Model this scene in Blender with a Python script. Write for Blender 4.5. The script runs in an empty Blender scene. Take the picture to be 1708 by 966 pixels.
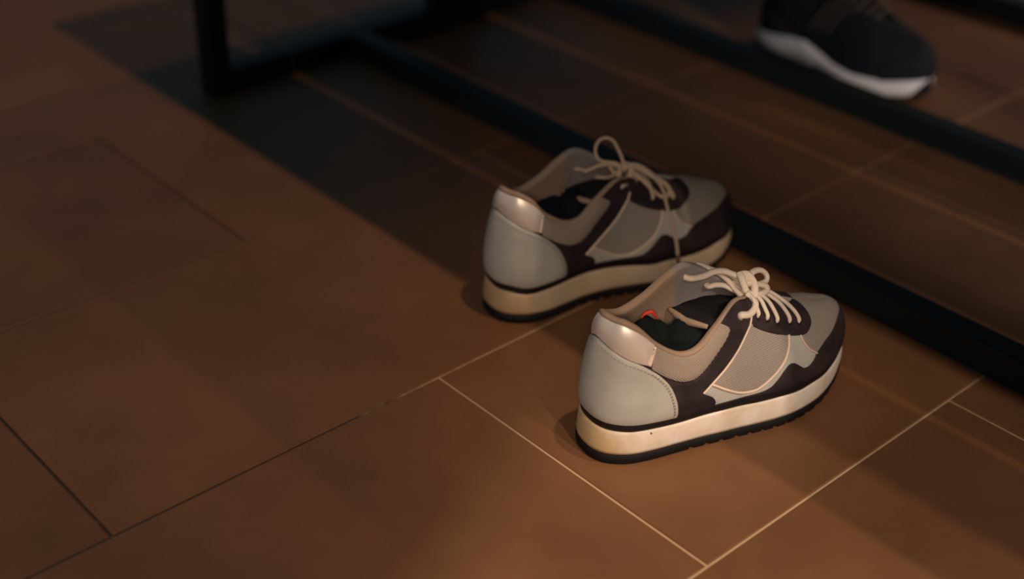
import bpy, bmesh, math, random
import numpy as np
from mathutils import Matrix, Vector
from mathutils.geometry import delaunay_2d_cdt

# ------------------------------------------------------------------ camera
SC = bpy.context.scene
COL = SC.collection
CAM_LOC = (-0.59136, -0.73016, 0.67476)
PITCH, ROLL, YAW = 0.559516, 0.0234578, 0.744166
cp, sp = math.cos(PITCH), math.sin(PITCH)
F = Vector((math.sin(YAW)*cp, math.cos(YAW)*cp, -sp)); R0 = Vector((math.cos(YAW), -math.sin(YAW), 0)); U0 = R0.cross(F)
Rr = R0*math.cos(ROLL) + U0*math.sin(ROLL); Ur = U0*math.cos(ROLL) - R0*math.sin(ROLL)
cd = bpy.data.cameras.new('camera'); cam = bpy.data.objects.new('camera', cd); COL.objects.link(cam)
M = Matrix((Rr, Ur, -F)).transposed().to_4x4(); M.translation = Vector(CAM_LOC); cam.matrix_world = M
cd.sensor_width = 36; cd.lens = 2304.31*36/1708; cd.clip_start = .02
cd.dof.use_dof = True; cd.dof.focus_distance = 1.06; cd.dof.aperture_fstop = 2.3
SC.camera = cam

# ------------------------------------------------------------------ world, lamps, exposure
W = bpy.data.worlds.new('world'); SC.world = W; W.use_nodes = True
W.node_tree.nodes['Background'].inputs[0].default_value = (.42, .74, 1.0, 1); W.node_tree.nodes['Background'].inputs[1].default_value = .105
def lamp(name, kind, loc, energy, color, size, target=None, angle=None, blend=.1):
    d = bpy.data.lights.new(name, kind); o = bpy.data.objects.new(name, d); COL.objects.link(o)
    o.location = loc; d.energy = energy; d.color = color
    if kind == 'AREA': d.size = size
    else: d.shadow_soft_size = size
    if target: o.rotation_euler = (Vector(target)-Vector(loc)).to_track_quat('-Z', 'Y').to_euler()
    if angle: d.spot_size = math.radians(angle); d.spot_blend = blend
    return o
WARM = (1.0, .70, .46)
lamp('ceiling_lamp', 'POINT', (.298, -.605, 2.30), 69, WARM, .022)
# narrow pair of down-lights behind the photographer: the rim of their beams crosses the floor between the shoes
PM = Vector((.09, -.065, 0)); HALF = math.radians(42)
for S_, watts in ((Vector((-.48, -1.95, 1.80)), 105), (Vector((.073, -2.207, 1.80)), 110)):
    r_ = (PM-S_).normalized(); n_ = -Vector((.93, .36, 0)).cross(r_).normalized(); ax = r_*math.cos(HALF)+n_*math.sin(HALF)
    lamp('down_light', 'SPOT', S_, watts, (1.0, .80, .64), .03, S_+ax, 84, .014)
lamp('side_lamp', 'POINT', (1.45, .25, 2.40), 24, (1.0, .64, .38), .03)
lamp('low_spot', 'SPOT', (-1.05, -1.10, .95), 60, (1.0, .78, .58), .2, (.075, -.115, .055), 15, .6)  # unseen low spot, added to brighten both shoes and their heel tabs
lamp('far_spot', 'SPOT', (2.45, -.55, 1.15), 55, WARM, .04, (1.10, .02, 0), 21, .8)  # another added spot, out of view, lifting the floor beyond the trainer
lamp('trainer_fill_spot', 'SPOT', (.10, -1.70, .60), 66, (1.0, .92, .86), .04, (.76, .03, .01), 20, .8)  # invented fill for the trainer's near side and the floor before it
SC.view_settings.view_transform = 'Standard'; SC.view_settings.look = 'None'
SC.view_settings.exposure = 0.0; SC.view_settings.gamma = 1; SC.view_settings.use_curve_mapping = False

# ------------------------------------------------------------------ materials
def nodes(m): return m.node_tree.nodes, m.node_tree.links
def mat(name, color, rough=.6, metal=0, spec=.5):
    m = bpy.data.materials.new(name); m.use_nodes = True
    b = m.node_tree.nodes['Principled BSDF']
    b.inputs['Base Color'].default_value = (*color, 1); b.inputs['Roughness'].default_value = rough
    b.inputs['Metallic'].default_value = metal; b.inputs['Specular IOR Level'].default_value = spec
    return m
def noise_color(m, c1, c2, scale, lo=.4, hi=.6, detail=6, coord='Object', offset=None):
    n, l = nodes(m); b = n['Principled BSDF']
    tc = n.new('ShaderNodeTexCoord'); nz = n.new('ShaderNodeTexNoise'); nz.inputs['Scale'].default_value = scale; nz.inputs['Detail'].default_value = detail
    cr = n.new('ShaderNodeValToRGB'); cr.color_ramp.elements[0].position = lo; cr.color_ramp.elements[1].position = hi
    cr.color_ramp.elements[0].color = (*c1, 1); cr.color_ramp.elements[1].color = (*c2, 1)
    l.new(tc.outputs[coord], nz.inputs['Vector']); l.new(nz.outputs['Fac'], cr.inputs['Fac']); l.new(cr.outputs['Color'], b.inputs['Base Color'])
    return tc, nz, cr
def noise_bump(m, scale, strength, dist=.001, detail=4):
    n, l = nodes(m); b = n['Principled BSDF']
    tc = n.new('ShaderNodeTexCoord'); nz = n.new('ShaderNodeTexNoise'); nz.inputs['Scale'].default_value = scale; nz.inputs['Detail'].default_value = detail
    bp = n.new('ShaderNodeBump'); bp.inputs['Strength'].default_value = strength; bp.inputs['Distance'].default_value = dist
    l.new(tc.outputs['Object'], nz.inputs['Vector']); l.new(nz.outputs['Fac'], bp.inputs['Height']); l.new(bp.outputs['Normal'], b.inputs['Normal'])
def ribbed(name, c1, c2, scale, direction, strength=.6, tilt=(0, 0, 0)):
    """knit fabric: fine ribs that change colour a little and stand proud"""
    m = mat(name, c1, .85, 0, .2); n, l = nodes(m); b = n['Principled BSDF']
    tc = n.new('ShaderNodeTexCoord'); mp = n.new('ShaderNodeMapping'); mp.inputs['Rotation'].default_value = tilt
    wv = n.new('ShaderNodeTexWave'); wv.bands_direction = direction; wv.inputs['Scale'].default_value = scale; wv.inputs['Distortion'].default_value = .35; wv.inputs['Detail Scale'].default_value = 40
    nz = n.new('ShaderNodeTexNoise'); nz.inputs['Scale'].default_value = 900
    mx = n.new('ShaderNodeMix'); mx.data_type = 'RGBA'; mx.inputs['A'].default_value = (*c1, 1); mx.inputs['B'].default_value = (*c2, 1)
    ad = n.new('ShaderNodeMath'); ad.operation = 'MULTIPLY_ADD'; ad.inputs[1].default_value = .25
    bp = n.new('ShaderNodeBump'); bp.inputs['Strength'].default_value = strength; bp.inputs['Distance'].default_value = .0006
    l.new(tc.outputs['Object'], mp.inputs['Vector']); l.new(mp.outputs['Vector'], wv.inputs['Vector']); l.new(tc.outputs['Object'], nz.inputs['Vector'])
    l.new(nz.outputs['Fac'], ad.inputs[0]); l.new(wv.outputs['Fac'], ad.inputs[2])
    l.new(wv.outputs['Fac'], mx.inputs['Factor']); l.new(mx.outputs['Result'], b.inputs['Base Color'])
    l.new(ad.outputs['Value'], bp.inputs['Height']); l.new(bp.outputs['Normal'], b.inputs['Normal'])
    return m
MT = {}
MT['suede'] = mat('dark_suede', (.030, .018, .020), .8, 0, .25); noise_color(MT['suede'], (.020, .0125, .0135), (.034, .021, .022), 60); noise_bump(MT['suede'], 1500, .35, .0004)
MT['grey_leather'] = mat('grey_leather', (.44, .42, .36), .42); noise_color(MT['grey_leather'], (.43, .41, .36), (.49, .465, .41), 35); noise_bump(MT['grey_leather'], 400, .06, .0005)
MT['metallic'] = mat('rose_gold_foil', (1.0, .85, .75), .38, .42); noise_bump(MT['metallic'], 90, .12, .0015, 2)
MT['tan_piping'] = mat('tan_piping', (.70, .53, .40), .5); noise_bump(MT['tan_piping'], 700, .4, .0005)
MT['knit'] = ribbed('ribbed_knit', (.20, .165, .135), (.44, .37, .31), 260, 'Z', .5)
MT['collar_knit'] = ribbed('fine_knit', (.24, .19, .15), (.44, .355, .28), 330, 'DIAGONAL', .6)
MT['toe_knit'] = ribbed('toe_knit', (.22, .19, .155), (.42, .365, .30), 200, 'Y', .8, (.0, .0, .75))
MT['lining'] = mat('tan_lining', (.34, .235, .165), .9, 0, .2); noise_bump(MT['lining'], 1200, .3, .0005)
MT['grey_lining'] = mat('lavender_grey_lining', (.27, .235, .225), .9, 0, .2); noise_bump(MT['grey_lining'], 1400, .3, .0005)
MT['insole'] = mat('black_insole', (.012, .012, .013), .9)
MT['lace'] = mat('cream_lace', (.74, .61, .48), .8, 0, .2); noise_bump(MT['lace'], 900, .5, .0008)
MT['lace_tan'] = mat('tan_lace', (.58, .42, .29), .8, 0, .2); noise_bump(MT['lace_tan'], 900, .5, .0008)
MT['rubber'] = mat('black_rubber', (.007, .006, .006), .7, 0, .2); noise_bump(MT['rubber'], 500, .2, .0006)
MT['foxing'] = mat('dark_foxing', (.010, .007, .008), .42, 0, .35)
MT['thread'] = mat('beige_thread', (.30, .235, .17), .8)
MT['tongue'] = mat('black_tongue_fabric', (.014, .013, .014), .9, 0, .15); noise_bump(MT['tongue'], 1300, .3, .0005)
MT['sock'] = mat('black_sock_knit', (.008, .011, .011), .95, 0, .1); noise_bump(MT['sock'], 500, .5, .001)
MT['navy_sock'] = mat('navy_sock_knit', (.006, .008, .013), .95, 0, .1); noise_bump(MT['navy_sock'], 500, .5, .001)
MT['aglet'] = mat('brown_aglet', (.16, .08, .035), .35)
MT['red'] = mat('red_trim', (.75, .035, .02), .6)
# white foam sole, stained brown round the heel
def foam(name, clean, stain, x_edge):
    m = mat(name, clean, .55); n, l = nodes(m); b = n['Principled BSDF']
    tc = n.new('ShaderNodeTexCoord'); sx = n.new('ShaderNodeSeparateXYZ'); nz = n.new('ShaderNodeTexNoise'); nz.inputs['Scale'].default_value = 55; nz.inputs['Detail'].default_value = 8
    nz2 = n.new('ShaderNodeTexNoise'); nz2.inputs['Scale'].default_value = 170; nz2.inputs['Detail'].default_value = 5
    mr = n.new('ShaderNodeMapRange'); mr.inputs['From Min'].default_value = x_edge; mr.inputs['From Max'].default_value = 0.0
    m1 = n.new('ShaderNodeMath'); m1.operation = 'MULTIPLY_ADD'; m1.inputs[1].default_value = 1.6; m1.inputs[2].default_value = -.55
    m2 = n.new('ShaderNodeMath'); m2.operation = 'ADD'; m2.use_clamp = True
    m3 = n.new('ShaderNodeMath'); m3.operation = 'GREATER_THAN'; m3.inputs[1].default_value = .74
    mx = n.new('ShaderNodeMix'); mx.data_type = 'RGBA'; mx.inputs['A'].default_value = (*clean, 1); mx.inputs['B'].default_value = (*stain, 1)
    mx2 = n.new('ShaderNodeMix'); mx2.data_type = 'RGBA'; mx2.inputs['B'].default_value = (.14, .09, .055, 1)
    l.new(tc.outputs['Object'], sx.inputs[0]); l.new(sx.outputs['X'], mr.inputs['Value']); l.new(tc.outputs['Object'], nz.inputs['Vector']); l.new(tc.outputs['Object'], nz2.inputs['Vector'])
    l.new(nz.outputs['Fac'], m1.inputs[0]); l.new(m1.outputs[0], m2.inputs[0]); l.new(mr.outputs['Result'], m2.inputs[1])
    l.new(m2.outputs[0], mx.inputs['Factor']); l.new(nz2.outputs['Fac'], m3.inputs[0]); l.new(m3.outputs[0], mx2.inputs['Factor'])
    l.new(mx.outputs['Result'], mx2.inputs['A']); l.new(mx2.outputs['Result'], b.inputs['Base Color'])
    return m
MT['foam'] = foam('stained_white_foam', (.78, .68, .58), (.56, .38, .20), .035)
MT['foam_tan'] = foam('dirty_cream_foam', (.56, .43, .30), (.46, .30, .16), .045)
MT['foam_white'] = mat('white_foam', (.85, .76, .74), .5)
MT['metal'] = mat('black_painted_steel', (.011, .015, .017), .55, 0, .25); noise_bump(MT['metal'], 60, .15, .001)
MT['wood'] = mat('dark_wood', (.03, .018, .012), .5); noise_color(MT['wood'], (.02, .012, .008), (.045, .026, .016), 12)
MT['black_knit'] = mat('black_mesh_fabric', (.008, .009, .012), .8, 0, .3); noise_bump(MT['black_knit'], 500, .4, .0008)
MT['dim_lace'] = mat('brown_lace', (.07, .05, .035), .8)
# tiles
def tile_mat():
    m = mat('brown_stone_tile', (.2, .12, .08), .55, 0, .35); n, l = nodes(m); b = n['Principled BSDF']
    g = n.new('ShaderNodeNewGeometry'); oi = n.new('ShaderNodeObjectInfo')
    n1 = n.new('ShaderNodeTexNoise'); n1.inputs['Scale'].default_value = 5; n1.inputs['Detail'].default_value = 8; n1.inputs['Roughness'].default_value = .6
    n2 = n.new('ShaderNodeTexNoise'); n2.inputs['Scale'].default_value = 220; n2.inputs['Detail'].default_value = 3
    n3 = n.new('ShaderNodeTexNoise'); n3.inputs['Scale'].default_value = 75; n3.inputs['Detail'].default_value = 2
    cr = n.new('ShaderNodeValToRGB'); cr.color_ramp.elements[0].position = .35; cr.color_ramp.elements[1].position = .68
    cr.color_ramp.elements[0].color = (.130, .056, .023, 1); cr.color_ramp.elements[1].color = (.192, .085, .037, 1)
    sp = n.new('ShaderNodeMapRange'); sp.inputs['From Min'].default_value = .77; sp.inputs['From Max'].default_value = .80; sp.inputs['To Max'].default_value = .7
    mx = n.new('ShaderNodeMix'); mx.data_type = 'RGBA'; mx.inputs['B'].default_value = (.05, .03, .02, 1)
    hv = n.new('ShaderNodeHueSaturation'); mr = n.new('ShaderNodeMapRange'); mr.inputs['To Min'].default_value = .93; mr.inputs['To Max'].default_value = 1.07
    bp = n.new('ShaderNodeBump'); bp.inputs['Strength'].default_value = .25; bp.inputs['Distance'].default_value = .0008
    rr = n.new('ShaderNodeMapRange'); rr.inputs['To Min'].default_value = .42; rr.inputs['To Max'].default_value = .66
    for q in (n1, n2, n3): l.new(g.outputs['Position'], q.inputs['Vector'])
    l.new(n1.outputs['Fac'], cr.inputs['Fac']); l.new(n3.outputs['Fac'], sp.inputs['Value']); l.new(sp.outputs['Result'], mx.inputs['Factor']); l.new(cr.outputs['Color'], mx.inputs['A'])
    l.new(oi.outputs['Random'], mr.inputs['Value']); l.new(mr.outputs['Result'], hv.inputs['Value']); l.new(mx.outputs['Result'], hv.inputs['Color']); l.new(hv.outputs['Color'], b.inputs['Base Color'])
    l.new(n2.outputs['Fac'], bp.inputs['Height']); l.new(bp.outputs['Normal'], b.inputs['Normal']); l.new(n1.outputs['Fac'], rr.inputs['Value']); l.new(rr.outputs['Result'], b.inputs['Roughness'])
    return m
MT['tile'] = tile_mat()
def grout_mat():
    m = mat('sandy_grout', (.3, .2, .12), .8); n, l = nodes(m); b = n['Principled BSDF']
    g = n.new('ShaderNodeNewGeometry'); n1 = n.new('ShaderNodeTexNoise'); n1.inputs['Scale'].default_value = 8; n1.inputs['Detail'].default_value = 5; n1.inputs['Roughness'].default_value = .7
    sx = n.new('ShaderNodeSeparateXYZ'); mr = n.new('ShaderNodeMapRange'); mr.inputs['From Min'].default_value = -.16; mr.inputs['From Max'].default_value = .10; mr.inputs['To Min'].default_value = -.22; mr.inputs['To Max'].default_value = .18; ya = n.new('ShaderNodeMath'); ya.operation = 'MULTIPLY_ADD'; ya.inputs[1].default_value = -.5  # position gradient paints gleam and recess shade into the grout colour; noise adds stains
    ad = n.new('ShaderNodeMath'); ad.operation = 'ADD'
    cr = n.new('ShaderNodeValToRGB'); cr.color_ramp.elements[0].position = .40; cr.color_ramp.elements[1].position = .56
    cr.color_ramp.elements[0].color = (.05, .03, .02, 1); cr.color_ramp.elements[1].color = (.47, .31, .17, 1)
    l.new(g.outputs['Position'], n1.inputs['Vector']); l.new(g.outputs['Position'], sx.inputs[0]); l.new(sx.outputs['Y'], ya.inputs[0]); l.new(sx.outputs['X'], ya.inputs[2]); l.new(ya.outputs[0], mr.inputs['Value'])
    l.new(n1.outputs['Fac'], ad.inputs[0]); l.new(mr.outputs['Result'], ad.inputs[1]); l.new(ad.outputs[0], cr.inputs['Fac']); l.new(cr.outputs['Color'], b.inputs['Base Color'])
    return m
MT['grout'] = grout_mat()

# ------------------------------------------------------------------ object helpers
def link(name, me, m, parent=None, smooth=True):
    if isinstance(me, bmesh.types.BMesh):
        bm = me; me = bpy.data.meshes.new(name)
        bmesh.ops.recalc_face_normals(bm, faces=bm.faces[:]); bm.to_mesh(me); bm.free()
    o = bpy.data.objects.new(name, me); COL.objects.link(o)
    if m: me.materials.append(m)
    if parent: o.parent = parent
    if smooth:
        for p in me.polygons: p.use_smooth = True
    return o
def empty(name, loc, rz, label, cat, group=None):
    o = bpy.data.objects.new(name, None); COL.objects.link(o); o.location = loc; o.rotation_euler = (0, 0, rz); o.empty_display_size = .05
    o['label'] = label; o['category'] = cat
    if group: o['group'] = group
    return o
def box(bm, x0, x1, y0, y1, z0, z1, bev=.002):
    r = bmesh.ops.create_cube(bm, size=1); vs = r['verts']
    for v in vs:
        v.co = Vector((x0+(v.co.x+.5)*(x1-x0), y0+(v.co.y+.5)*(y1-y0), z0+(v.co.z+.5)*(z1-z0)))
    if bev:
        es = list({e for v in vs for e in v.link_edges})
        bmesh.ops.bevel(bm, geom=es, offset=bev, segments=2, affect='EDGES', profile=.6)

# ------------------------------------------------------------------ floor
L, WD = .6, .6*.49527
G = .0010   # half joint
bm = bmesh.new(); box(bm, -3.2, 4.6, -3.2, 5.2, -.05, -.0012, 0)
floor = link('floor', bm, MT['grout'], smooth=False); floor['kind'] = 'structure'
bm = bmesh.new()
z = 0.0
x0, x1, y0, y1, b = G, L-G, -WD+G, -G, .0008
ring = [(x0, x1, y0, y1, -.006), (x0, x1, y0, y1, z-b), (x0+b, x1-b, y0+b, y1-b, z)]
rv = [[bm.verts.new(p) for p in ((a, c, e), (bb, c, e), (bb, d, e), (a, d, e))] for a, bb, c, d, e in ring]
for k in range(2):
    for i in range(4): bm.faces.new((rv[k][i], rv[k][(i+1) % 4], rv[k+1][(i+1) % 4], rv[k+1][i]))
bm.faces.new(rv[2])
tile = link('tile', bm, MT['tile'], floor, False)
random.seed(3)
first = True
for row in range(-7, 6):           # row 0 lies between the two joints v=0 and v=1
    off = 0 if row % 2 == 0 else -.5
    for k in range(-3, 6):
        o = tile if first else tile.copy()
        if not first: COL.objects.link(o); o.parent = floor
        first = False
        o.location = ((k+off)*L, -row*WD, random.uniform(-.0002, .0002))

# ------------------------------------------------------------------ benches (steel tube frames)
def bench(x, label, first=None, bar=0.0):
    root = empty('bench', (x, -.10, 0), 0, label, 'bench', 'steel framed benches standing side by side')
    if first:
        for ch in first.children:
            c = ch.copy(); COL.objects.link(c); c.parent = root
            if ch.name.startswith('stretcher'): c.location.x = bar
        return root
    def part(name, m, *args, bev=.002):
        bm = bmesh.new(); box(bm, *args, bev); return link(name, bm, m, root, False)
    ye = .715
    for s in (-1, 1):
        part('floor_rail', MT['metal'], -.155, .155, s*ye-.0135, s*ye+.0135, 0, .028)
        part('top_rail', MT['metal'], -.155, .155, s*ye-.0135, s*ye+.0135, .392, .42)
        for q in (-1, 1):
            part('leg', MT['metal'], q*.169-.0135, q*.169+.0135, s*ye-.014, s*ye+.014, 0, .42)
    part('stretcher', MT['metal'], .016, .042, -ye+.0135, ye-.0135, 0, .029)
    for k in range(3):
        part('seat_slat', MT['wood'], -.1875+k*.126, -.1875+k*.126+.123, -.735, .735, .42, .45, bev=.003)
    return root
b1 = bench(.336, 'black steel bench with its corner leg at top left, floor bar beside the sneakers')
bench(.718, 'middle black steel bench, its floor bar running just in front of the black trainer', b1, -.042)
bench(1.096, 'farthest black steel bench, its floor bar cutting across the top right corner', b1, -.004)

# ------------------------------------------------------------------ shoe surface
# knots round the shoe (right shoe, mm): u, bottom(x,y,z), top(x,y,z), dome weight, bulge
# u 0 = heel back, 0..1 lateral (-y), 1 = toe tip, 1..2 medial (+y)
LAT=[
(0.00,(7.5,0,39.5),   (17,0,122),  0.0,3.5),
(0.04,(9,-10.5,39),  (19.5,-9,122), 0.0,3.5),
(0.09,(15,-20,38), (24,-17,122), 0.0,3.0),
(0.15,(29,-28.5,37), (34,-24,116),0.0,2.5),
(0.22,(50,-32.5,36.5), (49,-28,101),0.0,3.0),
(0.29,(71,-34,36), (68,-30,89),0.0,3.0),
(0.36,(91,-35.5,37),(85,-29,89),0.0,3.0),
(0.42,(108,-37.5,37.5),(102,-24,100),0.1,3.0),
(0.48,(124,-39,37.5),(120,-18,114),0.2,3.0),
(0.54,(140,-41,37),(134,-13,112),0.4,3.0),
(0.61,(158,-42.5,37),(152,-11,103),0.6,2.5),
(0.68,(176,-42,36),(170,-9,94),0.8,2.0),
(0.75,(194,-38.5,36),(186,-5.5,87),0.95,2.0),
(0.80,(208,-34,35),(199,1,83.5),1.0,2.0),
(0.85,(222,-27,35),(210,2,80.5),1.0,2.5),
(0.90,(236,-18,36),(219,3,77.5),1.0,2.5),
(0.95,(248,-7,37.5),(227,4,75),1.0,3.0),
(1.00,(254,7,38.5),(231,5,73.5),1.0,3.0)]
MED=[
(1.05,(250,19,37.5),(227,4,75),1.0,3.0),
(1.10,(239,27,36),(219,3,77.5),1.0,2.5),
(1.15,(225,33,37.5),(210,2,80.5),1.0,2.5),
(1.20,(209,37,36.5),(199,1,83.5),1.0,2.0),
(1.25,(193,38,36),(186,6.5,87),0.95,2.0),
(1.32,(174,37,37),(170,10,94),0.8,2.0),
(1.39,(156,34,38.5),(152,12,103),0.6,2.5),
(1.46,(138,30,40.5),(131,15.5,115),0.4,3.0),
(1.52,(122,27,42),(114,20,127),0.2,3.0),
(1.58,(107,25.5,43),(100,24,131),0.1,3.0),
(1.64,(90,25.5,43.5),(85,26,123),0.0,3.0),
(1.71,(71,28,43),(68,27.5,110),0.0,3.0),
(1.78,(50,31,42),(49,27,103),0.0,3.0),
(1.85,(29,28.5,40),(34,23.5,107),0.0,2.5),
(1.91,(15,20,39),(25,17,114),0.0,3.0),
(1.96,(9,10.5,39),(20,9,119),0.0,3.5)]
K=LAT+MED
_u=np.array([k[0] for k in K]); _d=np.array([list(k[1])+list(k[2])+[k[3],k[4]] for k in K],float)
def _per(u):
    u=np.mod(u,2.0); n=len(_u)
    i=np.clip(np.searchsorted(_u,u,side='right')-1,0,n-1)
    g=lambda j:(_u[j%n]+2.0*np.floor_divide(j,n), _d[j%n])
    u0,p0=g(i-1);u1,p1=g(i);u2,p2=g(i+1);u3,p3=g(i+2)
    h=(u2-u1); t=((u-u1)/h)
    m1=((p2-p0)/(u2-u0)[...,None])*h[...,None]; m2=((p3-p1)/(u3-u1)[...,None])*h[...,None]
    t=t[...,None]
    return (2*t**3-3*t**2+1)*p1+(t**3-2*t**2+t)*m1+(-2*t**3+3*t**2)*p2+(t**3-t**2)*m2
def surf(u,t):
    u=np.asarray(u,float);t=np.asarray(t,float)
    d=_per(u); B=d[...,0:3];T=d[...,3:6];w=d[...,6];b=d[...,7]
    e=1e-3; d2=_per(u+e); tx=d2[...,0:2]-B[...,0:2]; n=np.stack([tx[...,1],-tx[...,0]],-1)
    n/=np.linalg.norm(n,axis=-1,keepdims=True)+1e-9   # outward (path heel->lateral->toe is ccw seen from above)
    w=np.clip(w,0,1)
    g=(1-w)*t+w*(1-np.cos(np.pi*t/2)); h=(1-w)*t+w*np.sin(np.pi*t/2)
    P=np.empty(np.broadcast(u,t).shape+(3,))
    out=b*np.sin(np.pi*np.clip(t,0,1)**.8)*(1-.5*w)
    P[...,0:2]=B[...,0:2]+(T-B)[...,0:2]*g[...,None]+n*out[...,None]
    P[...,2]=B[...,2]+(T-B)[...,2]*h
    return P
def nrm(u,t):
    e=2e-3
    t=np.clip(t,e,1-2*e)
    a=surf(np.asarray(u)+e,t)-surf(np.asarray(u)-e,t); b=surf(u,t+e)-surf(u,t-e)
    n=np.cross(a,b); n/=np.linalg.norm(n,axis=-1,keepdims=True)+1e-12
    return n
def pt(u,t,off=0.0):
    return surf(u,t)+nrm(u,t)*np.asarray(off)[...,None]
R_TAB=_d.copy()
def left_tab():
    L=R_TAB.copy()
    for i,k in enumerate(_u):
        j=int(np.argmin(np.abs(_u-((2.0-k)%2.0))))
        L[i,0]=R_TAB[j,0]; L[i,1]=-R_TAB[j,1]; L[i,2]=R_TAB[j,2]
        if .75<k<1.25: L[i,3:6]=R_TAB[j,3:6]; L[i,4]*=-1
    return L
L_TAB=left_tab()
for _i,_k in enumerate(_u):
    if .14<_k<.62: L_TAB[_i,2]-=3.5
    if .2<_k<.45: L_TAB[_i,3]-=4; L_TAB[_i,5]+=3
    if .7<_k<1.3: L_TAB[_i,5]+=6
    if .78<_k<1.22: L_TAB[_i,0]+=4; L_TAB[_i,3]+=4

def use(tab):
    global _d
    _d=tab


UK, TK = 290.0, 75.0          # (u,t) to millimetres
def catmull(pts, step, closed=False):
    """pts: (u,t[, 'c']) ; 'c' marks a sharp corner. returns resampled points"""
    P = [np.array(p[:2], float) for p in pts]; cor = [len(p) > 2 for p in pts]; n = len(P); out = []
    for i in range(n if closed else n-1):
        p1, p2 = P[i], P[(i+1) % n]
        p0 = P[(i-1) % n] if (closed or i > 0) else p1
        p3 = P[(i+2) % n] if (closed or i+2 < n) else p2
        if cor[i]: p0 = p1
        if cor[(i+1) % n]: p3 = p2
        S = np.array([UK, TK]); d = np.linalg.norm((p2-p1)*S); k = max(1, int(round(d/step)))
        for j in range(k):
            t = j/k; m1 = (p2-p0)*.5; m2 = (p3-p1)*.5
            out.append((2*t**3-3*t**2+1)*p1+(t**3-2*t**2+t)*m1+(-2*t**3+3*t**2)*p2+(t**3-t**2)*m2)
    if not closed: out.append(P[-1])
    return np.array(out)
def mm(P): return [tuple(float(c)/1000 for c in p) for p in P]

def panel(name, poly, off, m, parent, thick=1.4, puff=0., bev=.7, seam=None, step=2.2, cell=3.2, zig=0.):
    """a flat pattern piece in (u,t) laid on the shoe surface, raised by off mm, with a rounded edge"""
    B = catmull(poly, step, True); B[:, 1] = np.clip(B[:, 1], 0, 1)
    S = np.array([UK, TK]); X = B*S
    area = np.sum(X[:, 0]*np.roll(X[:, 1], -1)-np.roll(X[:, 0], -1)*X[:, 1])
    if area < 0: B = B[::-1]; X = X[::-1]
    t = np.roll(X, -1, 0)-np.roll(X, 1, 0); t /= np.linalg.norm(t, axis=1, keepdims=True)+1e-9
    nn = np.stack([-t[:, 1], t[:, 0]], 1)
    isS = (B[:, 1] > .9985) & ((B[:, 0] > seam[0]-1e-6) & (B[:, 0] < seam[1]+1e-6)) if seam else np.zeros(len(B), bool)
    if zig:
        k = (B[:, 1] < .80) & (B[:, 1] > .60) & (np.abs(((B[:, 0]+1) % 2)-1) > .30); X[k] += nn[k]*(zig*np.where(np.arange(k.sum()) % 2, 1, -1))[:, None]; B = X/S
    I = X+nn*bev; I[isS] = X[isS]; I[:, 1] = np.minimum(I[:, 1], TK)
    # interior grid
    lo, hi = I.min(0), I.max(0); G = []
    xs = np.arange(lo[0]+cell/2, hi[0], cell); ys = np.arange(lo[1]+cell/2, hi[1], cell)
    gx, gy = np.meshgrid(xs, ys); Q = np.stack([gx.ravel(), gy.ravel()], 1)
    a, b_ = I, np.roll(I, -1, 0); ins = np.zeros(len(Q), bool)
    for p, q in zip(a, b_):
        c = ((p[1] > Q[:, 1]) != (q[1] > Q[:, 1]))
        with np.errstate(all='ignore'): xx = (q[0]-p[0])*(Q[:, 1]-p[1])/(q[1]-p[1]+1e-12)+p[0]
        ins ^= c & (Q[:, 0] < xx)
    def dist(Q):
        D = np.full(len(Q), 1e9)
        for k, (p, q) in enumerate(zip(a, b_)):
            if isS[k] and isS[(k+1) % len(a)]: continue
            v = q-p; s = np.clip(((Q-p)@v)/(v@v+1e-9), 0, 1); D = np.minimum(D, np.linalg.norm(Q-p-s[:, None]*v, axis=1))
        return D
    Q = Q[ins]; Q = Q[dist(Q) > cell*.45]
    V = [Vector(v) for v in I]+[Vector(v) for v in Q]; n = len(I)
    vs, es, fs, *_ = delaunay_2d_cdt(V, [(i, (i+1) % n) for i in range(n)], [list(range(n))], 1, 1e-5)
    vv = np.array([[v.x, v.y] for v in vs]); dd = dist(vv) if puff else np.zeros(len(vv))
    pf = puff*(1-(1-np.clip(dd/9., 0, 1))**2) if puff else 0
    P = pt(vv[:, 0]/UK, np.clip(vv[:, 1]/TK, 0, 1), off+pf*np.ones(len(vv)))
    verts = mm(P); faces = [tuple(f) for f in fs]
    r1 = len(verts); verts += mm(pt(B[:, 0], B[:, 1], np.full(n, off-bev*.55)))
    r2 = len(verts); verts += mm(pt(B[:, 0], B[:, 1], np.full(n, off-thick)))
    # CDT may reorder; find inset verts
    idx = [int(np.argmin(np.linalg.norm(vv-p, axis=1))) for p in I]
    for i in range(n):
        j = (i+1) % n
        if isS[i] and isS[j]: continue
        if idx[i] != idx[j]: faces.append((idx[i], idx[j], r1+j, r1+i))
        faces.append((r1+i, r1+j, r2+j, r2+i))
    me = bpy.data.meshes.new(name); me.from_pydata(verts, [], faces)
    bm = bmesh.new(); bm.from_mesh(me); bpy.data.meshes.remove(me)
    bmesh.ops.remove_doubles(bm, verts=bm.verts[:], dist=.00025 if seam else .00001)
    bmesh.ops.delete(bm, geom=[v for v in bm.verts if not v.link_faces], context='VERTS')
    return link(name, bm, m, parent)

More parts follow.
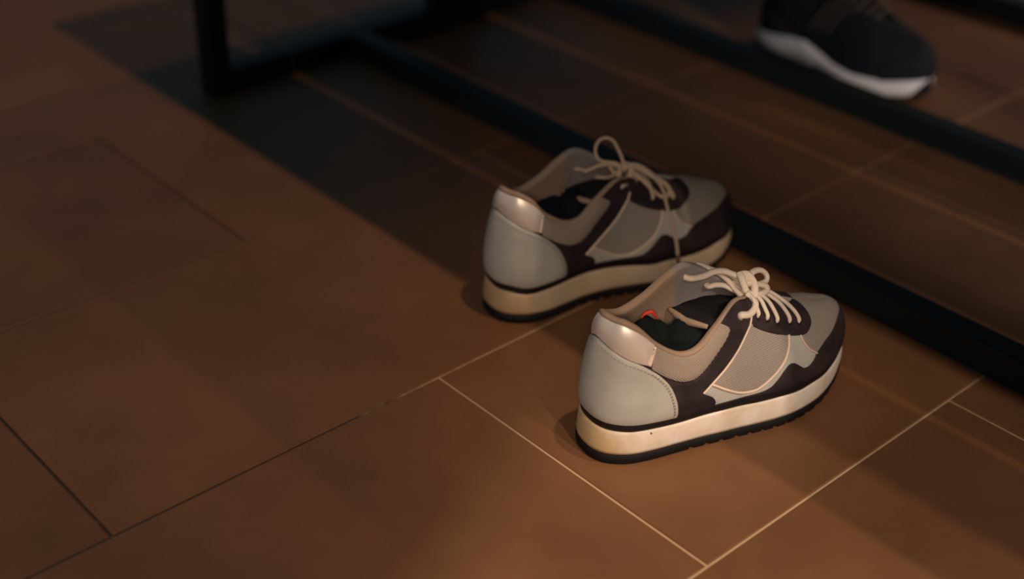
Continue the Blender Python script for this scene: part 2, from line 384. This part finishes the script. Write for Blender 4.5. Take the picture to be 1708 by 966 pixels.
def tube(bm, P, r, seg=8, closed=False, cap=True, flat=1.0):
    P = [Vector(p) for p in P]; n = len(P)
    T = [((P[(i+1) % n] if closed or i < n-1 else P[i])-(P[i-1] if closed or i > 0 else P[i])).normalized() for i in range(n)]
    N = Vector((0, 0, 1)); N = (N-T[0]*N.dot(T[0]))
    if N.length < .1: N = Vector((1, 0, 0))-T[0]*T[0].x
    N.normalize(); rings = []
    for i in range(n):
        N = N-T[i]*N.dot(T[i]); N.normalize(); Bn = T[i].cross(N)
        ri = r[i] if hasattr(r, '__len__') else r
        rings.append([bm.verts.new(P[i]+(N*math.cos(a)*flat+Bn*math.sin(a))*ri) for a in (2*math.pi*k/seg for k in range(seg))])
    for i in range(n if closed else n-1):
        A, Bv = rings[i], rings[(i+1) % n]
        for k in range(seg): bm.faces.new((A[k], A[(k+1) % seg], Bv[(k+1) % seg], Bv[k]))
    if cap and not closed:
        bm.faces.new(rings[0][::-1]); bm.faces.new(rings[-1])
def spline3(P, k=6):
    P = np.array(P, float); n = len(P); out = []
    for i in range(n-1):
        p0, p1, p2, p3 = P[max(i-1, 0)], P[i], P[i+1], P[min(i+2, n-1)]
        for j in range(k):
            t = j/k; out.append(.5*((2*p1)+(-p0+p2)*t+(2*p0-5*p1+4*p2-p3)*t*t+(-p0+3*p1-3*p2+p3)*t**3))
    out.append(P[-1]); return np.array(out)
def surf_line(bm, line, off, r, step=2., seg=8):
    B = catmull(line, step); P = mm(pt(B[:, 0], np.clip(B[:, 1], 0, 1), np.full(len(B), off))); tube(bm, P, r/1000, seg)
def stitches(bm, line, off, gap=3.2, ln=1.9):
    B = catmull(line, .8); P = pt(B[:, 0], np.clip(B[:, 1], 0, 1), np.full(len(B), off))
    s = np.concatenate([[0], np.cumsum(np.linalg.norm(np.diff(P, axis=0), axis=1))]); a = 0
    at = lambda q: np.array([np.interp(q, s, P[:, k]) for k in range(3)])
    while a+ln < s[-1]:
        tube(bm, mm([at(a), at(a+ln*.5), at(a+ln)]), .00028, 5); a += gap
def mir(line): return [((2-p[0]),)+tuple(p[1:]) for p in line]

PIP1 = [(.352, .305), (.382, .387), (.43, .461), (.469, .525), (.502, .617), (.526, .692), (.541, .778)]
CRES = [(.383, .372), (.418, .208), (.461, .090), (.506, .060), (.543, .092), (.589, .182), (.624, .292), (.646, .428), (.656, .545)]
PIP2 = [(.702, .520), (.71, .424), (.727, .34), (.757, .264)]
GUARD = [(.390, .012), (.48, .016), (.56, .040), (.593, .10), (.62, .185), (.641, .24), (.661, .243), (.677, .21), (.698, .165), (.721, .165), (.741, .205), (.757, .268), (.798, .342), (.846, .398), (.886, .457), (.930, .525), (1.0, .575)]
ELOW = [(.536, .665), (.561, .615), (.602, .568), (.651, .537), (.696, .518), (.731, .522), (.766, .605), (.781, .702), (.788, .85)]
CNTR = [(.272, 0, 'c'), (.274, .086), (.267, .298), (.249, .513), (.221, .632), (.185, .672), (.115, .69), (.06, .735), (0, .775)]
SHOE_L = []

def sole(root, foam_mat, tread=True, outs_mat=None):
    n = 480; u = np.linspace(0, 2, n, endpoint=False); B = surf(u, np.zeros(n))
    t = np.roll(B, -1, 0)-np.roll(B, 1, 0); nn = np.stack([t[:, 1], -t[:, 0]], 1); nn /= np.linalg.norm(nn, axis=1, keepdims=True)
    x = B[:, 0]; f = B[:, 2]
    rk = np.where(x > 172, 11.5*((x-172)/84)**2, 0)+np.where(x < 14, 2.0*((14-x)/14)**2, 0)
    toe = np.clip(1-np.abs(u-1)/.30, 0, 1); tip = np.clip(1-np.abs(u-1)/.13, 0, 1)
    ob = rk; wt = f-7.2+3.0*toe; wb = 9.5+rk*.95-3.5*toe; wb = wb+(wt-wb-1.0)*tip**1.2
    def ring(e, z): return np.column_stack([B[:, :2]+nn*(e[:, None] if hasattr(e, '__len__') else e), z])
    def strip(name, rings, m, cap0=False, cap1=False):
        V = np.concatenate(rings); F_ = []
        for k in range(len(rings)-1):
            for i in range(n):
                j = (i+1) % n; F_.append((k*n+i, k*n+j, (k+1)*n+j, (k+1)*n+i))
        me = bpy.data.meshes.new(name); me.from_pydata(mm(V), [], F_); bm = bmesh.new(); bm.from_mesh(me); bpy.data.meshes.remove(me); bm.verts.ensure_lookup_table()
        if cap0: bm.faces.new([bm.verts[i] for i in range(n)][::-1])
        if cap1: bm.faces.new([bm.verts[(len(rings)-1)*n+i] for i in range(n)])
        return link(name, bm, m, root)
    fl = 2.0+1.2*np.clip(1-x/60, 0, 1)            # flare of the sole outwards at the heel
    notch = ((np.sin(u*np.pi*44+.8*np.sin(u*9)) > .45) & (np.abs(u-1) < .68) & (np.abs(u-1) > .08)).astype(float)*1.9 if tread else 0
    strip('outsole', [ring(-6, ob+notch*.9), ring(fl-1.0, ob+notch), ring(fl+.3, ob+1.2+notch*.9), ring(fl+.5, ob+5), ring(fl+.2, wb-.6), ring(fl-1.2, wb)], outs_mat or MT['rubber'], True, True)
    hw = wt-wb
    strip('midsole', [ring(fl-1.5, wb), ring(fl-.2, wb+.2), ring(fl+.3, wb+hw*.15), ring(fl*.9+.1, wb+hw*.5), ring(fl*.45+.6, wt-hw*.12), ring(fl*.3+.4, wt-.3), ring(fl*.2-.6, wt)], foam_mat, True, True)
    strip('foxing', [ring(-.8, wt-.4), ring(.35, wt-.2), ring(.95, wt+1.3), ring(.9, f-.8), ring(.35, f+.4), ring(-1.5, f+.8)], MT['foxing'], True, True)

def shell(root, m, collar=True):
    us = np.linspace(0, 2, 200, endpoint=False); ts = np.linspace(0, 1, 26); n = len(us)
    U, T = np.meshgrid(us, ts, indexing='ij'); P = surf(U, T).reshape(-1, 3); k = len(ts)
    Fc = [(i*k+j, ((i+1) % n)*k+j, ((i+1) % n)*k+j+1, i*k+j+1) for i in range(n) for j in range(k-1)]
    me = bpy.data.meshes.new('upper'); me.from_pydata(mm(P), [], Fc); bm = bmesh.new(); bm.from_mesh(me); bpy.data.meshes.remove(me)
    bm.verts.ensure_lookup_table(); top = [bm.verts[i*k+k-1] for i in range(n) if .77 < us[i] < 1.23]
    bmesh.ops.remove_doubles(bm, verts=top, dist=.0015)
    return link('upper', bm, m, root)
def wdt(u):
    a = np.abs(((u+1) % 2)-1)          # distance from the heel, 0..1
    return np.interp(a, [0, .2, .40, .50, .8, 1], [5.0, 6.0, 5.5, 2.8, 2.2, 2.0])
def lining(root, name, u0, u1, m, bottom=.06, rim=None):
    us = np.linspace(u0, u1, int(abs(u1-u0)*110)+4); w = wdt(us); rows = []; one = np.ones(len(us))
    N = nrm(us, one*.97); T = surf(us, one)
    up = np.array([0, 0, 1.])-N*N[:, 2:3]; up /= np.linalg.norm(up, axis=1, keepdims=True)
    rows.append(pt(us, one*.97, one*.2)); R_ = (w+1.6)/2
    for a in np.linspace(math.pi, 0, 9)[:]:
        rows.append(T+N*(1.4-R_+(-np.cos(a))*R_)[:, None]+up*(np.sin(a)*R_*.75)[:, None])
    for t in np.linspace(.93, bottom, 12): rows.append(pt(us, one*t, -w))
    V = np.concatenate(rows); n = len(us); Fc = [(k*n+i, k*n+i+1, (k+1)*n+i+1, (k+1)*n+i) for k in range(len(rows)-1) for i in range(n-1)]
    me = bpy.data.meshes.new(name); me.from_pydata(mm(V), [], Fc)
    o = link(name, me, m, root)
    if rim:
        me.materials.append(rim)
        for p in me.polygons:
            if p.index < 9*(n-1): p.material_index = 1
    return o
def insole(root):
    us = np.linspace(0, 2, 120, endpoint=False); P = pt(us, np.full(120, .05), -wdt(us)*.6); c = [(x*.9+.1*110, y*.9) for x, y, z in P]
    bm = bmesh.new(); vs = [bm.verts.new((p[0]/1000, p[1]/1000, (p[2]+2)/1000)) for p in P]; bm.faces.new(vs)
    r = bmesh.ops.extrude_face_region(bm, geom=bm.faces[:]); bmesh.ops.translate(bm, verts=[v for v in r['geom'] if isinstance(v, bmesh.types.BMVert)], vec=(0, 0, .003))
    bmesh.ops.triangulate(bm, faces=bm.faces[:])
    return link('insole', bm, MT['insole'], root, False)
def tongue(root, x0=92, edge_mat='lining', lift=0.0, side=1, m='tongue'):
    xs = np.array([92, 105, 120, 135, 150, 165, 180, 200.]); zs = np.array([97, 99, 102, 101, 97.5, 91.5, 85, 77.])+np.linspace(lift, 0, 8); hw = np.array([20, 20.5, 19.5, 18, 16, 14, 11.5, 9.])
    X = np.linspace(x0, 200, 26); Cc = np.linspace(-1, 1, 13); top = []; bot = []
    def P(x, c, d=0):
        k = max(0., min(1., (140-x)/45)); return (x+k*(-5*c+4*c*c), c*(np.interp(x, xs, hw)-(3*k if c < 0 else 0)), (5*k if c < 0 else 1*k)*abs(c)+np.interp(x, xs, zs)-5*c*c*np.interp(x, [90, 150, 200], [.4, 1, 1.2])-d+.7*math.sin(x*.35+c*2)*max(0, (130-x)/40))
    V = [P(x, c) for x in X for c in Cc]+[P(x, c, 3.2) for x in X for c in Cc]; k = len(Cc); n = len(X); Fc = []
    for i in range(n-1):
        for j in range(k-1):
            a = i*k+j; Fc.append((a, a+1, a+k+1, a+k)); b = a+n*k; Fc.append((b, b+k, b+k+1, b+1))
    for i in range(n-1):
        for j in (0, k-1): a = i*k+j; Fc.append((a, a+k, a+k+n*k, a+n*k))
    for j in range(k-1):
        for i in (0, n-1): a = i*k+j; Fc.append((a, a+1, a+1+n*k, a+n*k))
    me = bpy.data.meshes.new('tongue'); me.from_pydata(mm(V), [], Fc); bm = bmesh.new(); bm.from_mesh(me); bpy.data.meshes.remove(me)
    t = link('tongue', bm, MT[m], root)
    bm = bmesh.new(); tube(bm, mm([P(x0-1.2, c, 1.6) for c in np.linspace(-1, 1, 21)]), [.0018+.0012*math.sin(math.pi*(i+.5)/21) for i in range(21)], 10)
    link('edge_binding', bm, MT[edge_mat], t)

def sneaker(name, loc, rz, label, tab, strands, rows, foam_mat, lace_mat, group):
    use(tab); root = empty(name, loc, rz, label, 'sneaker', group)
    sole(root, foam_mat); shell(root, MT['suede']); insole(root)
    lining(root, 'collar_lining', 1.61, 2.385, MT['lining'])
    lining(root, 'quarter_lining', .385, .79, MT['grey_lining'], rim=MT['lining']); lining(root, 'quarter_lining', 1.21, 1.61, MT['grey_lining'])
    tongue(root)
    back = lambda l: [((-p[0]),)+tuple(p[1:]) for p in l]
    # heel counter and padded heel tab wrap round the back
    panel('heel_counter', CNTR+back(CNTR[:-1])[::-1], 2.1, MT['grey_leather'], root, 2.0, .6)
    tb = [(.199, .985, 'c'), (.192, .85), (.182, .712, 'c'), (.149, .69), (.114, .70), (.076, .73), (.029, .775), (0, .79)]
    panel('heel_tab', tb+back(tb[:-1])[::-1], 1.6, MT['metallic'], root, 1.6, 1.6)
    for s in (1, -1):
        bm = bmesh.new(); surf_line(bm, [(s*.201, .97), (s*.194, .85), (s*.184, .715)], 1.6, .9); link('tab_edge', bm, MT['metallic'], root)
        q = (lambda l: l) if s == 1 else mir
        panel('collar_panel', q([(.192, .69, 'c'), (.222, .66), (.256, .622), (.292, .597), (.332, .607), (.374, .675), (.415, .722), (.447, .76), (.455, .81), (.445, .90), (.434, .985, 'c'), (.33, .985), (.24, .985), (.197, .985, 'c')]), 1.2, MT['collar_knit'], root, 1.2, 1.2, bev=.4, step=1.5, zig=.45)
        panel('quarter_overlay', q([(.255, 0, 'c'), (.388, 0, 'c'), (.394, .05), (.383, .17), (.352, .305, 'c')]+PIP1[1:]+[(.545, .985, 'c'), (.47, .985), (.43, .985, 'c'), (.44, .90), (.448, .80), (.435, .755), (.40, .70), (.374, .66), (.332, .59), (.292, .575), (.256, .60), (.215, .64, 'c'), (.20, .55), (.23, .3)]), .9, MT['suede'], root, .9)
        sad = [(.350, .30, 'c'), (.376, .17), (.386, .05), (.39, .0, 'c'), (.48, 0), (.56, .0), (.62, .10), (.70, .10), (.765, .24, 'c'), (.735, .33), (.716, .42), (.704, .54, 'c'), (.65, .60), (.56, .66), (.53, .72, 'c')]
        panel('side_saddle', q(sad+PIP1[1:-1][::-1]), .8, MT['grey_leather'], root, .8)
        panel('side_panel', q([PIP1[1]+('c',)]+PIP1[2:6]+[(.540, .70, 'c'), (.60, .60), (.657, .56, 'c')]+CRES[:-1][::-1][:-1]), 1.3, MT['knit'], root, .9)
        bm = bmesh.new(); surf_line(bm, q(CRES), 1.5, 1.15); link('crescent_piping', bm, MT['tan_piping'], root)
        bm = bmesh.new(); surf_line(bm, q(PIP1), 1.4, .9); link('stripe_piping', bm, MT['tan_piping'], root)
        bm = bmesh.new(); surf_line(bm, q(PIP2), 1.3, .85); link('toe_piping', bm, MT['tan_piping'], root)
        e = [(.543, .995, 'c'), (.537, .80), (.536, .665, 'c')]+ELOW[1:]+[(.789, 1.0, 'c'), (.775, 1.0), (.70, 1.0), (.62, 1.0)]
        sm = (.774, .79) if s == 1 else (1.21, 1.226)
        panel('eyestay', q(e), 2.0, MT['suede'], root, 1.6, seam=sm)
        # eyelets: dark punched rings the lace ends dive into
        for (a, c) in ((.505, .82), (.562, .75), (.594, .725), (.628, .69), (.676, .68), (.716, .67)):
            if s < 0: a = 2-a
            bm = bmesh.new(); ctr = pt(np.array([a]), np.array([c]), np.array([2.1]))[0]; nv = Vector(nrm(np.array([a]), np.array([c]))[0]); X_ = nv.orthogonal().normalized(); Y_ = nv.cross(X_)
            tube(bm, [Vector(mm([ctr])[0])+(X_*math.cos(w)+Y_*math.sin(w))*.0021 for w in np.linspace(0, 2*math.pi, 12, endpoint=False)], .0005, 6, True); link('eyelet', bm, MT['foxing'], root)
    panel('toe_cap', [(.775, 1, 'c'), (.77, .8), (.755, .60), (.70, .50, 'c'), (.712, .41), (.729, .33), (.755, .24, 'c'), (.80, .31), (.846, .37), (.886, .43), (.93, .50), (1.0, .555),
                      (1.07, .50), (1.114, .43), (1.154, .37), (1.20, .31), (1.245, .24, 'c'), (1.271, .33), (1.288, .41), (1.30, .50, 'c'), (1.245, .60), (1.23, .8), (1.225, 1, 'c'), (1.15, 1), (1.05, 1), (1.0, 1), (.95, 1), (.85, 1)], .9, MT['toe_knit'], root, .9, seam=(.77, 1.23))
    panel('toe_guard', [(.385, 0, 'c')]+GUARD+mir(GUARD[:-1])[::-1]+[(1.615, 0, 'c'), (1.4, 0), (1.2, 0), (1.0, 0), (.8, 0), (.6, 0)], 1.7, MT['suede'], root, 1.7)
    bm = bmesh.new(); inner = [(a-.012 if a > .1 else a, c-.035) if k > 0 else (a-.012, .02) for k, (a, c) in enumerate([p[:2] for p in CNTR])]
    stitches(bm, inner+[(-a, c) for a, c in inner[:-1]][::-1], 2.75)
    inner = [(.262, 0.02), (.264, .09), (.257, .29), (.240, .50), (.214, .605), (.183, .64)]; stitches(bm, inner, 2.75); stitches(bm, [(.187, .72), (.196, .95)], 1.9)
    link('stitching', bm, MT['thread'], root)
    bm = bmesh.new()
    for r, P in strands: tube(bm, mm(spline3(P, 6)), r/1000, 10, flat=.8)
    for (ua, ta), (ub, tb_), h, r in rows:
        f = lambda u, t, o: pt(np.array([u]), np.array([t]), np.array([float(o)]))[0]
        A = [f(ua, ta, -.5), f(ua, ta+.035, 3.4), f(ua, (ta+.985)/2, 3.6), f(ua, .99, 3.2)]; Bq = [f(ub, tb_, -.5), f(ub, tb_+.035, 3.4), f(ub, (tb_+.985)/2, 3.6), f(ub, .99, 3.2)]
        mid = (A[-1]+Bq[-1])/2+np.array([0, 0, h])
        tube(bm, mm(spline3(A+[mid]+Bq[::-1], 5)), r/1000, 8, flat=.8)
    link('lace', bm, lace_mat, root)
    return root

FRONT = [
 (3.0, [(100.0, 19.5, 121.9), (104.3, 18.0, 120.2), (108.7, 16.0, 120.5), (115.3, 14.0, 121.7), (122.8, 12.0, 124.5), (130.0, 9.0, 124.7), (136.8, 5.0, 122.0), (144.5, 2.0, 118.2), (148.7, -1.0, 114.8)]),
 (2.5, [(119.2, 30.0, 122.6), (122.3, 26.0, 122.6), (124.7, 21.0, 122.1), (128.4, 16.0, 121.0), (133.3, 9.0, 116.8), (136.7, 3.0, 111.3), (137.4, -3.0, 108.8), (135.7, -8.0, 108.2)]),
 (2.7, [(121.5, 18.0, 109.6), (122.0, 15.0, 109.7), (126.3, 13.0, 111.0), (131.6, 9.0, 111.4), (136.6, 4.0, 109.1), (141.0, -0.0, 107.3)]),
 (3.3, [(139, -5, 108), (139, 3, 112), (143, 6, 118), (148, 3, 120), (150, -4, 115), (147, -9, 108), (141, -8, 106)]),
 (2.7, [(135.9, 10.0, 120.6), (140.2, 4.0, 117.7), (141.2, -1.0, 113.4), (138.5, -6.0, 106.8), (137, -8, 104)]),
 (2.8, [(145.6, 1.0, 113.4), (150.9, 4.0, 117.1), (157.6, 7.0, 118.4), (165.8, 8.0, 116.5), (170.9, 7.0, 111.2), (168.3, 4.0, 108.0), (159.2, 1.0, 109.4), (150.1, -1.0, 113.0), (144.2, -2.0, 116.6)]),
 (3.0, [(148.2, -2.0, 113.2), (157.5, -1.0, 111.0), (165.3, -1.0, 106.8), (163.4, -4.0, 104.4), (153.8, -7.0, 105.6), (145.6, -8.0, 108.2), (141.2, -7.0, 111.7), (139.6, -5.0, 117.2), (139.5, -1.0, 121.8), (139.9, 3.0, 123.4)]),
 (2.9, [(138.8, -10.0, 113.5), (141.7, -14.0, 109.4), (142.5, -17.5, 107.8), (139.5, -21.0, 105.0), (132.2, -24.0, 103.7), (124.7, -24.5, 105.4), (126.1, -21.0, 100.3), (131.7, -17.0, 93.5)]),
]
BACK = [
 (1.9, [(139.2, 0.0, 115.7), (133.5, 3.0, 119.5), (121.9, 8.0, 121.8), (118.4, 12.0, 126.7), (118.7, 14.0, 133.5), (122.4, 14.0, 139.5), (128.3, 12.0, 141.6), (133.9, 9.0, 138.3), (137.1, 5.0, 130.6), (140.0, 1.0, 121.0), (139.7, -1.0, 115.0)]),
 (2.2, [(103, 22, 112), (107.1, 20.0, 111.8), (112.2, 18.0, 109.7), (116.8, 14.0, 113.3), (121.8, 9.0, 117.4), (129.6, 5.0, 118.5), (134.9, 0.0, 117.6), (141, -2, 113)]),
 (1.9, [(113, 26, 118), (119.0, 25.0, 118.2), (123.5, 22.0, 117.1), (126.8, 17.0, 115.6), (130.9, 10.0, 114.9), (132.0, 3.0, 110.9), (136, -2, 108)]),
 (1.9, [(121, 15, 103), (124.7, 13.0, 103.0), (128.6, 10.0, 103.0), (130.9, 4.0, 106.3), (133.2, 0.0, 112.1)]),
 (2.9, [(138.6, -1.0, 115.3), (146.2, -2.0, 117.0), (153.5, -4.0, 115.3), (160.8, -8.0, 110.5), (168.3, -12.0, 103.6), (174.6, -16.0, 99.0), (178.5, -19.0, 93.5), (176.6, -21.0, 87.8), (169.1, -21.0, 88.1), (163.2, -18.0, 92.6), (156.7, -14.0, 100.3), (151.0, -9.0, 106.2), (145.9, -3.0, 112.5)]),
 (1.9, [(144.9, -1.0, 114.8), (153.7, -4.0, 112.2), (160.7, -10.0, 108.4), (168.0, -16.0, 101.6), (171.2, -22.0, 92.6), (169.2, -28.0, 87.9), (170.0, -32.0, 79.6), (169.9, -38.0, 72.4), (170.1, -42.0, 64.2), (171.7, -45.5, 55.0), (172.1, -48.0, 47.0), (172.4, -49.0, 42.0)]),
 (2.4, [(146.3, -6.0, 109.9), (141.2, -11.0, 107.4), (133.5, -15.0, 106.6), (127.2, -18.0, 107.5), (126.5, -15.5, 102.8)]),
 (2.0, [(149.5, -8.0, 106.1), (145.5, -12.0, 106.8), (142.1, -16.5, 102.1)]),
 (2.6, [(134, -3, 108), (138, 2, 113), (143, 2, 117), (146, -3, 115), (143, -7, 109), (138, -5, 106)]),
]
ROWS = [((.562, .75), (1.45, .80), .5, 1.9), ((.594, .725), (1.425, .78), .6, 2.0), ((.628, .69), (1.40, .75), .8, 2.0), ((.676, .68), (1.37, .70), 1.2, 2.1), ((.716, .665), (1.33, .68), 1.5, 2.1)]
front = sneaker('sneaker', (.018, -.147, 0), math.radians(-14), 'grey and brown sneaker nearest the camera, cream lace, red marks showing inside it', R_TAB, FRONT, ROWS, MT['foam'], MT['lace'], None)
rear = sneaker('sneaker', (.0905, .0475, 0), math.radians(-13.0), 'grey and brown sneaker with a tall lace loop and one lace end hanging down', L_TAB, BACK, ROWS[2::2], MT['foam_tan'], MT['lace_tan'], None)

use(L_TAB); bm = bmesh.new(); tube(bm, mm([(172.4, -49.0, 42.5), (172.7, -49.6, 38), (173.2, -50, 33)]), .0017, 10); link('aglet', bm, MT['aglet'], [c for c in rear.children if c.name.startswith('lace')][0])
# ------------------------------------------------------------------ socks stuffed in the shoes
from mathutils import noise as mn
def to_world(root_loc, rz, P):
    c, s = math.cos(rz), math.sin(rz)
    return Vector((root_loc[0]+c*P[0]-s*P[1], root_loc[1]+s*P[0]+c*P[1], P[2]))
def sock(loc, rz, lumps, m, label, seed, red=None):
    root = empty('sock', (*to_world(loc, rz, (.078, 0, 0))[:2], .045), rz, label, 'sock', None)
    bm = bmesh.new()
    for (cx_, cy_, cz_, rx, ry, rz_) in lumps:
        r = bmesh.ops.create_icosphere(bm, subdivisions=4, radius=1)
        for v in r['verts']:
            d = v.co.copy(); k = 1+.26*mn.noise(d*1.6+Vector((seed, 0, cx_)))+.13*mn.noise(d*4.0+Vector((0, seed, 0)))
            v.co = Vector((((cx_-78)+d.x*rx*k)/1000, (cy_+d.y*ry*k)/1000, ((cz_-45)+d.z*rz_*k)/1000))
    fab = link('fabric', bm, m, root)
    if red:
        for i, P in enumerate(red):
            bm = bmesh.new(); Q = spline3(P, 5)-np.array([78, 0, 45]); tube(bm, mm(Q), [.0006+.0013*math.sin(math.pi*(k+.6)/(len(Q)+.4)) for k in range(len(Q))], 8, flat=.5); link('red_mark', bm, MT['red'], fab)
    return root
RED = [[(60.5, 15, 98), (63, 15, 101), (68, 14, 102.5), (71, 13, 100), (73.5, 12, 95), (76, 11, 91)], [(57, 13, 90), (59.5, 14, 93.5), (61, 14, 97)]]

sock((.018, -.147), math.radians(-14), [(62, 8, 78, 18, 15, 22), (92, -3, 77, 25, 17, 19), (60, -6, 66, 20, 18, 18)], MT['sock'], 'crumpled black sock with red marks inside the nearest sneaker', 2.0, RED)
sock((.0905, .0475), math.radians(-13), [(66, 3, 78, 22, 17, 22), (92, 3, 82, 22, 16, 19)], MT['navy_sock'], 'crumpled dark navy sock inside the sneaker with the tall lace loop', 7.0)

# ------------------------------------------------------------------ the dark trainer under the benches
def trainer():
    tb = R_TAB.copy(); tb[:, [0, 3]] *= .985
    use(tb); root = empty('trainer', (.797, .312, 0), math.radians(-91), 'black trainer with a wavy white midsole standing under the benches at top right', 'sneaker')
    n = 300; u = np.linspace(0, 2, n, endpoint=False); B = surf(u, np.zeros(n))
    t = np.roll(B, -1, 0)-np.roll(B, 1, 0); nn = np.stack([t[:, 1], -t[:, 0]], 1); nn /= np.linalg.norm(nn, axis=1, keepdims=True)
    x = B[:, 0]
    wt = np.interp(x, [5, 40, 75, 98, 118, 145, 175, 210, 240, 255], [26, 29, 37, 39, 34, 26, 22.5, 24, 30, 33])
    wb = np.interp(x, [5, 40, 95, 125, 145, 180, 215, 235, 255], [11, 9, 10, 12.5, 12, 8, 5, 7, 12])
    tip = np.clip(1-np.abs(u-1)/.07, 0, 1); wb = wb+(wt-wb-1)*tip
    def ring(e, z): return np.column_stack([B[:, :2]+nn*e, z])
    def strip(name, rings, m):
        V = np.concatenate(rings); Fc = [(k*n+i, k*n+(i+1) % n, (k+1)*n+(i+1) % n, (k+1)*n+i) for k in range(len(rings)-1) for i in range(n)]
        Fc += [tuple(range(n))[::-1], tuple(range((len(rings)-1)*n, len(rings)*n))]
        me = bpy.data.meshes.new(name); me.from_pydata(mm(V), [], Fc); return link(name, me, m, root)
    ob = np.interp(x, [0, 12, 190, 255], [2, 0, 0, 9])
    strip('outsole', [ring(-4, ob), ring(1.5, ob), ring(2.5, ob+2), ring(2.2, wb-.5), ring(.8, wb)], MT['rubber'])
    strip('midsole', [ring(1, wb), ring(2.8, wb+.6), ring(3.6, (wb+wt)/2), ring(2.4, wt-.6), ring(0, wt)], MT['foam_white'])
    # black knit upper, taller collar than the sneakers
    d = R_TAB.copy(); w2 = np.interp(d[:, 0], [5, 40, 75, 98, 118, 145, 175, 210, 240, 255], [26, 29, 37, 39, 34, 26, 22.5, 24, 30, 33])-2
    d[:, 2] = w2; use(d); shell(root, MT['black_knit'])
    lining(root, 'collar_lining', 1.5, 2.5, MT['black_knit']); tongue(root, 100, 'tongue', 4); insole(root)
    side = [(.02, 0, 'c'), (.02, .30, 'c'), (.16, .34), (.26, .30), (.34, .12), (.37, 0, 'c')]
    panel('heel_overlay', side, 1.4, MT['suede'], root, 1.4)
    tg = [(.80, 0, 'c'), (.82, .25), (.90, .42), (1.0, .50), (1.10, .42), (1.18, .25), (1.20, 0, 'c')]
    panel('toe_guard', tg, 1.4, MT['black_knit'], root, 1.4)
    bm = bmesh.new()
    for k in range(5):
        a = .53+.045*k
        tube(bm, mm(spline3([pt(np.array([a]), np.array([.80]), np.array([.5]))[0], pt(np.array([a+.012]), np.array([.97]), np.array([3.]))[0], (pt(np.array([a+.012]), np.array([.99]), np.array([4.5]))[0]+pt(np.array([1.99-a]), np.array([.99]), np.array([4.5]))[0])/2, pt(np.array([1.99-a]), np.array([.97]), np.array([3.]))[0], pt(np.array([2-a]), np.array([.80]), np.array([.5]))[0]], 5)), .0022, 8)
    for k in range(3):
        surf_line(bm, [(.40+.05*k, .30), (.46+.05*k, .62), (.54+.045*k, .80)], .8, 1.3)
    link('lace', bm, MT['dim_lace'], root)
trainer()
